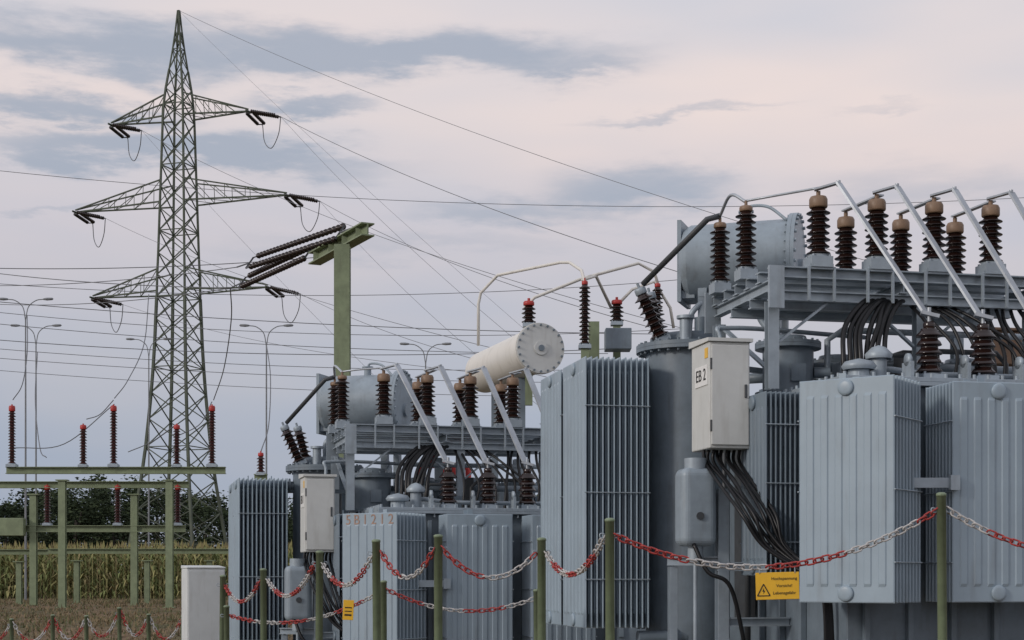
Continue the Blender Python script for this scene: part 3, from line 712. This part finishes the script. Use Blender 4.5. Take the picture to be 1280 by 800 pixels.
for z0, z1 in ((-.07,-.06),(-.1,-.092),(-.135,-.12)):
    m = MB(); m.box((-.03,-.0045,z0),(.03,-.0028,z1)); m.obj('warning_line', M_INK, sg)
m = MB(); m.tube([(0,0,-.01),(0,.0,.03)], .003, 5); m.obj('hook', M_STEEL, sg)

# ------------------------------------------------------------------ pale cabinet
x = (254-640)*21/2000; gz = g(x,21)-.2
E = empty('utility_cabinet', (x,21,gz), R(24)); tag(E, 'pale grey outdoor utility cabinet beside barrier chain', 'cabinet')
h = EYE+(722-708)*21/2000-gz
m = MB(); m.box((-.25,-.17,.1),(.25,.17,h-.03)); m.obj('cabinet_body', M_CAB, E, bevel=.01)
m = MB(); m.add([(-.255,-.178,h-.028),(.255,-.178,h-.028),(.255,.178,h-.028),(-.255,.178,h-.028),(-.255,-.178,h-.01),(.255,-.178,h-.01),(.255,.178,h+.015),(-.255,.178,h+.015)],[(0,3,2,1),(4,5,6,7),(0,1,5,4),(1,2,6,5),(2,3,7,6),(3,0,4,7)]); m.obj('cabinet_roof', M_CAB, E, bevel=.004)
m = MB(); m.box((-.235,-.178,.16),(.235,-.168,h-.06)); m.box((.17,-.192,h*.5),(.2,-.177,h*.5+.12),1)
m.obj('cabinet_door', [M_CAB,M_STEEL], E, bevel=.003)
m = MB(); m.box((-.27,-.19,-.1),(.27,.19,.098)); m.obj('plinth', M_CONC, E)

# ------------------------------------------------------------------ ground
def axis(lo, hi, near, step):
    s = step; a = [0]
    while a[-1] < hi:
        if a[-1] > near: s *= 1.25
        a.append(a[-1]+s)
    s = step; b = [0]
    while b[-1] > lo:
        if b[-1] < -min(near, 40): s *= 1.25
        b.append(b[-1]-s)
    return sorted(set(a+b))
xs = axis(-1500,1500,40,1.0); ys = axis(-300,2500,80,1.0)
m = MB(); nx = len(xs)
vs = [(X,Y,g(X,Y)+random.uniform(-.02,.02)*(1 if abs(X)<45 and Y<85 else 0)) for Y in ys for X in xs]
m.add(vs, [(j*nx+i, j*nx+i+1, (j+1)*nx+i+1, (j+1)*nx+i) for j in range(len(ys)-1) for i in range(nx-1)], 0, True)
o = m.obj('ground', M_GROUND); tag(o, 'dry brown grass ground sloping up to a cornfield', 'ground', kind='structure')
m = MB()
for i in range(18000):
    Y = 26+48*random.random()**1.1; X = -random.uniform(.12,.40)*Y
    z = g(X,Y)-.02; h = random.uniform(.05,.14)*(1+.6*(random.random()<.1)); a = random.uniform(0,math.pi); w = .02+.02*random.random()
    dx = math.cos(a)*w; dy = math.sin(a)*w; lx = random.uniform(-.08,.08); ly = random.uniform(-.08,.08)
    m.add([(X-dx,Y-dy,z),(X+dx,Y+dy,z),(X+lx,Y+ly,z+h)], [(0,1,2)], 0 if random.random()<.3 else 1)
o = m.obj('grass', M_GRASS); tag(o, 'rough dry grass tufts on the bank', 'grass', kind='stuff')
m = MB(); Y = 75.0
while Y < 82:
    X = -34.0
    while X < 4:
        X += random.uniform(.12,.24)
        x = X+random.uniform(-.05,.05); y = Y+random.uniform(-.12,.12); z = .55; h = random.uniform(2.1,2.6)
        c = random.choice((0,0,1,2)); w = .022
        m.add([(x-w,y,z),(x+w,y,z),(x+w*.6,y,z+h),(x-w*.6,y,z+h)], [(0,1,2,3)], c)
        m.add([(x-.06,y,z+h*.97),(x+.04,y,z+h*.97),(x+random.uniform(-.1,.1),y,z+h+.3)], [(0,1,2)], 1 if random.random()<.6 else 2)
        for k in range(8):
            zz = z+h*(.08+.115*k)+random.uniform(-.05,.05); a = random.uniform(0,6.283); l = random.uniform(.35,.6); ca, sa = math.cos(a), math.sin(a); lw = .05
            nx_, ny_ = -sa*lw, ca*lw
            p0 = (x,y,zz); p1 = (x+ca*l*.5,y+sa*l*.5,zz+.22); p2 = (x+ca*l,y+sa*l,zz-.02-.15*random.random())
            cc = 0 if random.random()<(.2+.05*k) else random.choice((1,1,2,c))
            m.add([(p0[0]-nx_*.5,p0[1]-ny_*.5,p0[2]),(p0[0]+nx_*.5,p0[1]+ny_*.5,p0[2]+.02),(p1[0]+nx_,p1[1]+ny_,p1[2]+.03),(p1[0]-nx_,p1[1]-ny_,p1[2]-.03),p2], [(0,1,2,3),(3,2,4)], cc)
    Y += .8
o = m.obj('corn_field', M_CORN); tag(o, 'field of ripening yellow-green maize', 'cornfield', kind='stuff')

# ------------------------------------------------------------------ trees
def tree_meshes(seed):
    rnd = random.Random(seed); t = MB(); H = 8.0
    t.tube([(0,0,-.3),(.05,.02,1.5),(0,.1,3.2),(.1,0,5.5)], .2, 8)
    t.v = [(x*(1.3-z*.15), y*(1.3-z*.15), z) for x,y,z in t.v]
    cl = []
    for k in range(9):
        a = rnd.uniform(0,6.28); z0 = rnd.uniform(1.5,4.5); l = rnd.uniform(1.2,2.4); e = Vector((math.cos(a)*l, math.sin(a)*l, z0+rnd.uniform(1,2.2)))
        t.tube(crom([(0,0,z0),(e.x*.4,e.y*.4,z0+.5),e],4), .06, 5)
        cl.append((e, rnd.uniform(.8,1.3)))
    for k in range(40):
        a = rnd.uniform(0,6.28); zz = rnd.uniform(1.0,7.8); rr = 2.7*math.sin(min(1,max(.05,(zz-.2)/8.0))*math.pi*.93)**.6*rnd.uniform(.35,1)
        cl.append((Vector((math.cos(a)*rr, math.sin(a)*rr, zz)), rnd.uniform(.6,1.15)))
    c = MB()
    for ctr, r in cl:
        for k in range(110):
            v = Vector((rnd.gauss(0,1),rnd.gauss(0,1),rnd.gauss(0,.8))).normalized()*r*rnd.uniform(.35,1.05); p = ctr+v
            n = Vector((rnd.gauss(0,1),rnd.gauss(0,1),rnd.gauss(.4,1))); d, s, u = frame(n); w = rnd.uniform(.08,.16)
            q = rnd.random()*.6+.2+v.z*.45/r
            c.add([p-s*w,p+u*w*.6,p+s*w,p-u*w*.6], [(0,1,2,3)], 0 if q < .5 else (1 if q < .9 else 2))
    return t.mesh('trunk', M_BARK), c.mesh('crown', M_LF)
TM = [tree_meshes(s) for s in (1,2,3,4)]
n = 0
for row, (d, hmul) in enumerate(((120,.92),(134,1.12))):
    X = -52 if row == 0 else -58
    while X < 14:
        X += random.uniform(2.4,4.0); tm = TM[n%4]; n += 1
        px = 640+X*2000/d
        s = hmul*random.uniform(.80,1.10)*(1.0 if px < 230 else .82)
        E = empty('deciduous_tree', (X, d+random.uniform(-3,3), .5), random.uniform(0,6.28)); E.scale = (s*1.15,s*1.15,s)
        tag(E, 'dark green leafy tree in the row beyond the cornfield', 'tree', 'trees beyond the cornfield')
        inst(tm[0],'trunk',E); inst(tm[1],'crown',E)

# ------------------------------------------------------------------ world
w = bpy.data.worlds.new('World'); sc.world = w; w.use_nodes = True; nt = w.node_tree
for n_ in list(nt.nodes): nt.nodes.remove(n_)
def mt(op, a, b=None, c=None):
    n = N(nt, 'ShaderNodeMath', operation=op)
    for i, v in enumerate((a,b,c)):
        if v is None: continue
        if hasattr(v, 'is_output'): nt.links.new(v, n.inputs[i])
        else: n.inputs[i].default_value = v
    return n.outputs[0]
tc = N(nt, 'ShaderNodeTexCoord'); sx = N(nt, 'ShaderNodeSeparateXYZ'); nt.links.new(tc.outputs['Generated'], sx.inputs[0])
az = mt('ARCTAN2', sx.outputs[0], sx.outputs[1]); el = mt('ARCSINE', sx.outputs[2])
cx = N(nt, 'ShaderNodeCombineXYZ'); nt.links.new(mt('MULTIPLY', az, 1.0), cx.inputs[0]); nt.links.new(mt('MULTIPLY', el, 4.0), cx.inputs[1])
def noise(scale, det, rough=.55, off=0):
    n = N(nt, 'ShaderNodeTexNoise'); n.inputs['Scale'].default_value = scale; n.inputs['Detail'].default_value = det; n.inputs['Roughness'].default_value = rough
    mp = N(nt, 'ShaderNodeMapping'); mp.inputs['Location'].default_value = (off, off*.7, 0); nt.links.new(cx.outputs[0], mp.inputs[0]); nt.links.new(mp.outputs[0], n.inputs['Vector'])
    return n
nb = noise(7, 6, .6); nc = noise(20, 6, .62, 3); nl = noise(3.0, 3, .5, 7)
wob = mt('MULTIPLY', mt('SUBTRACT', nb.outputs['Fac'], .5), .05)
wob2 = mt('MULTIPLY', mt('SUBTRACT', nc.outputs['Fac'], .5), .03)
elw = mt('ADD', mt('ADD', el, wob), wob2); azw = mt('ADD', az, mt('MULTIPLY', wob, 2.0))
tot = None
for (px,py,hx,hy,amp) in ((470,68,310,32,1.0),(120,58,240,34,.9),(640,82,170,17,.75),(90,138,160,20,.9),(375,133,75,13,.75),(230,194,270,22,.95),(800,238,130,32,.8),(650,262,150,24,.65),
                          (860,140,130,9,.5),(1150,240,200,34,.45),(60,262,60,8,.45),(1080,150,70,10,.35),(480,310,260,20,.4)):
    a0 = math.atan((px-640)/2000); e0 = math.atan((722-py)/2000*math.cos(a0)); sa = hx/2000; se = hy/2000
    A = mt('POWER', mt('DIVIDE', mt('SUBTRACT', azw, a0), sa), 2.0); B = mt('POWER', mt('DIVIDE', mt('SUBTRACT', elw, e0), se), 2.0)
    v = mt('MULTIPLY', mt('EXPONENT', mt('MULTIPLY', mt('ADD', mt('POWER', mt('ABSOLUTE', A), 1.5), B), -1.0)), amp)
    tot = v if tot is None else mt('MAXIMUM', tot, v)
mr = N(nt, 'ShaderNodeMapRange'); mr.interpolation_type = 'SMOOTHSTEP'; mr.inputs['From Min'].default_value = .08; mr.inputs['From Max'].default_value = .9
tex = mt('MULTIPLY', tot, mt('ADD', mt('MULTIPLY', nc.outputs['Fac'], .8), .62)); nt.links.new(tex, mr.inputs['Value'])
ramp = N(nt, 'ShaderNodeValToRGB'); nt.links.new(mt('MULTIPLY', el, 1/0.4), ramp.inputs['Fac'])
e = ramp.color_ramp.elements; e[0].position = 0; e[0].color = (.37,.425,.515,1); e[1].position = 1; e[1].color = (.66,.67,.73,1)
for pos, c in ((.18,(.40,.45,.54)),(.36,(.50,.525,.595)),(.53,(.66,.62,.65)),(.70,(.82,.725,.70)),(.87,(.74,.70,.715))):
    q = e.new(pos); q.color = c+(1,)
mw = N(nt, 'ShaderNodeMixRGB', blend_type='MULTIPLY'); mw.inputs['Fac'].default_value = 1
rw = N(nt, 'ShaderNodeValToRGB'); rw.color_ramp.elements[0].position = .35; rw.color_ramp.elements[0].color = (.87,.92,.99,1); rw.color_ramp.elements[1].position = .62; rw.color_ramp.elements[1].color = (1.05,1.01,1.0,1)
nt.links.new(nl.outputs['Fac'], rw.inputs['Fac']); nt.links.new(ramp.outputs[0], mw.inputs[1]); nt.links.new(rw.outputs[0], mw.inputs[2])
mc = N(nt, 'ShaderNodeMixRGB'); mc.inputs['Color2'].default_value = (.37,.42,.515,1)
nt.links.new(mt('MULTIPLY', mr.outputs[0], .88), mc.inputs['Fac']); nt.links.new(mw.outputs[0], mc.inputs['Color1'])
back = N(nt, 'ShaderNodeMapRange'); back.inputs['From Min'].default_value = .4; back.inputs['From Max'].default_value = -.8; back.inputs['To Min'].default_value = 1.0; back.inputs['To Max'].default_value = 1.2
nt.links.new(sx.outputs[1], back.inputs['Value'])
vm = N(nt, 'ShaderNodeVectorMath', operation='SCALE'); nt.links.new(mc.outputs[0], vm.inputs[0]); nt.links.new(back.outputs[0], vm.inputs['Scale'])
sky = N(nt, 'ShaderNodeTexSky', sky_type='NISHITA'); sky.sun_disc = False; sky.sun_elevation = R(22)
SD = Vector((-.85,-.50,.40)).normalized(); sky.sun_rotation = math.atan2(SD.x, SD.y); sky.air_density = 1.5; sky.dust_density = 3
bg1 = N(nt, 'ShaderNodeBackground'); bg1.inputs['Strength'].default_value = .95; nt.links.new(vm.outputs[0], bg1.inputs['Color'])
bg2 = N(nt, 'ShaderNodeBackground'); bg2.inputs['Strength'].default_value = .006; nt.links.new(sky.outputs[0], bg2.inputs['Color'])
ad = N(nt, 'ShaderNodeAddShader'); nt.links.new(bg1.outputs[0], ad.inputs[0]); nt.links.new(bg2.outputs[0], ad.inputs[1])
ow = N(nt, 'ShaderNodeOutputWorld'); nt.links.new(ad.outputs[0], ow.inputs['Surface'])
sun = bpy.data.lights.new('sun', 'SUN'); sun.energy = 1.35; sun.angle = R(10); sun.color = (1,.94,.88)
so = bpy.data.objects.new('sun', sun); COL.objects.link(so); so.rotation_euler = (-SD).to_track_quat('-Z','Y').to_euler(); so.location = (0,0,30)
# ------------------------------------------------------------------ camera
cam = bpy.data.cameras.new('camera'); co = bpy.data.objects.new('camera', cam); COL.objects.link(co)
co.location = (0,0,EYE); co.rotation_euler = (R(90),0,0); cam.sensor_width = 36; cam.lens = 56.25; cam.shift_y = 322/1280; cam.clip_end = 4000; cam.clip_start = .1
sc.camera = co
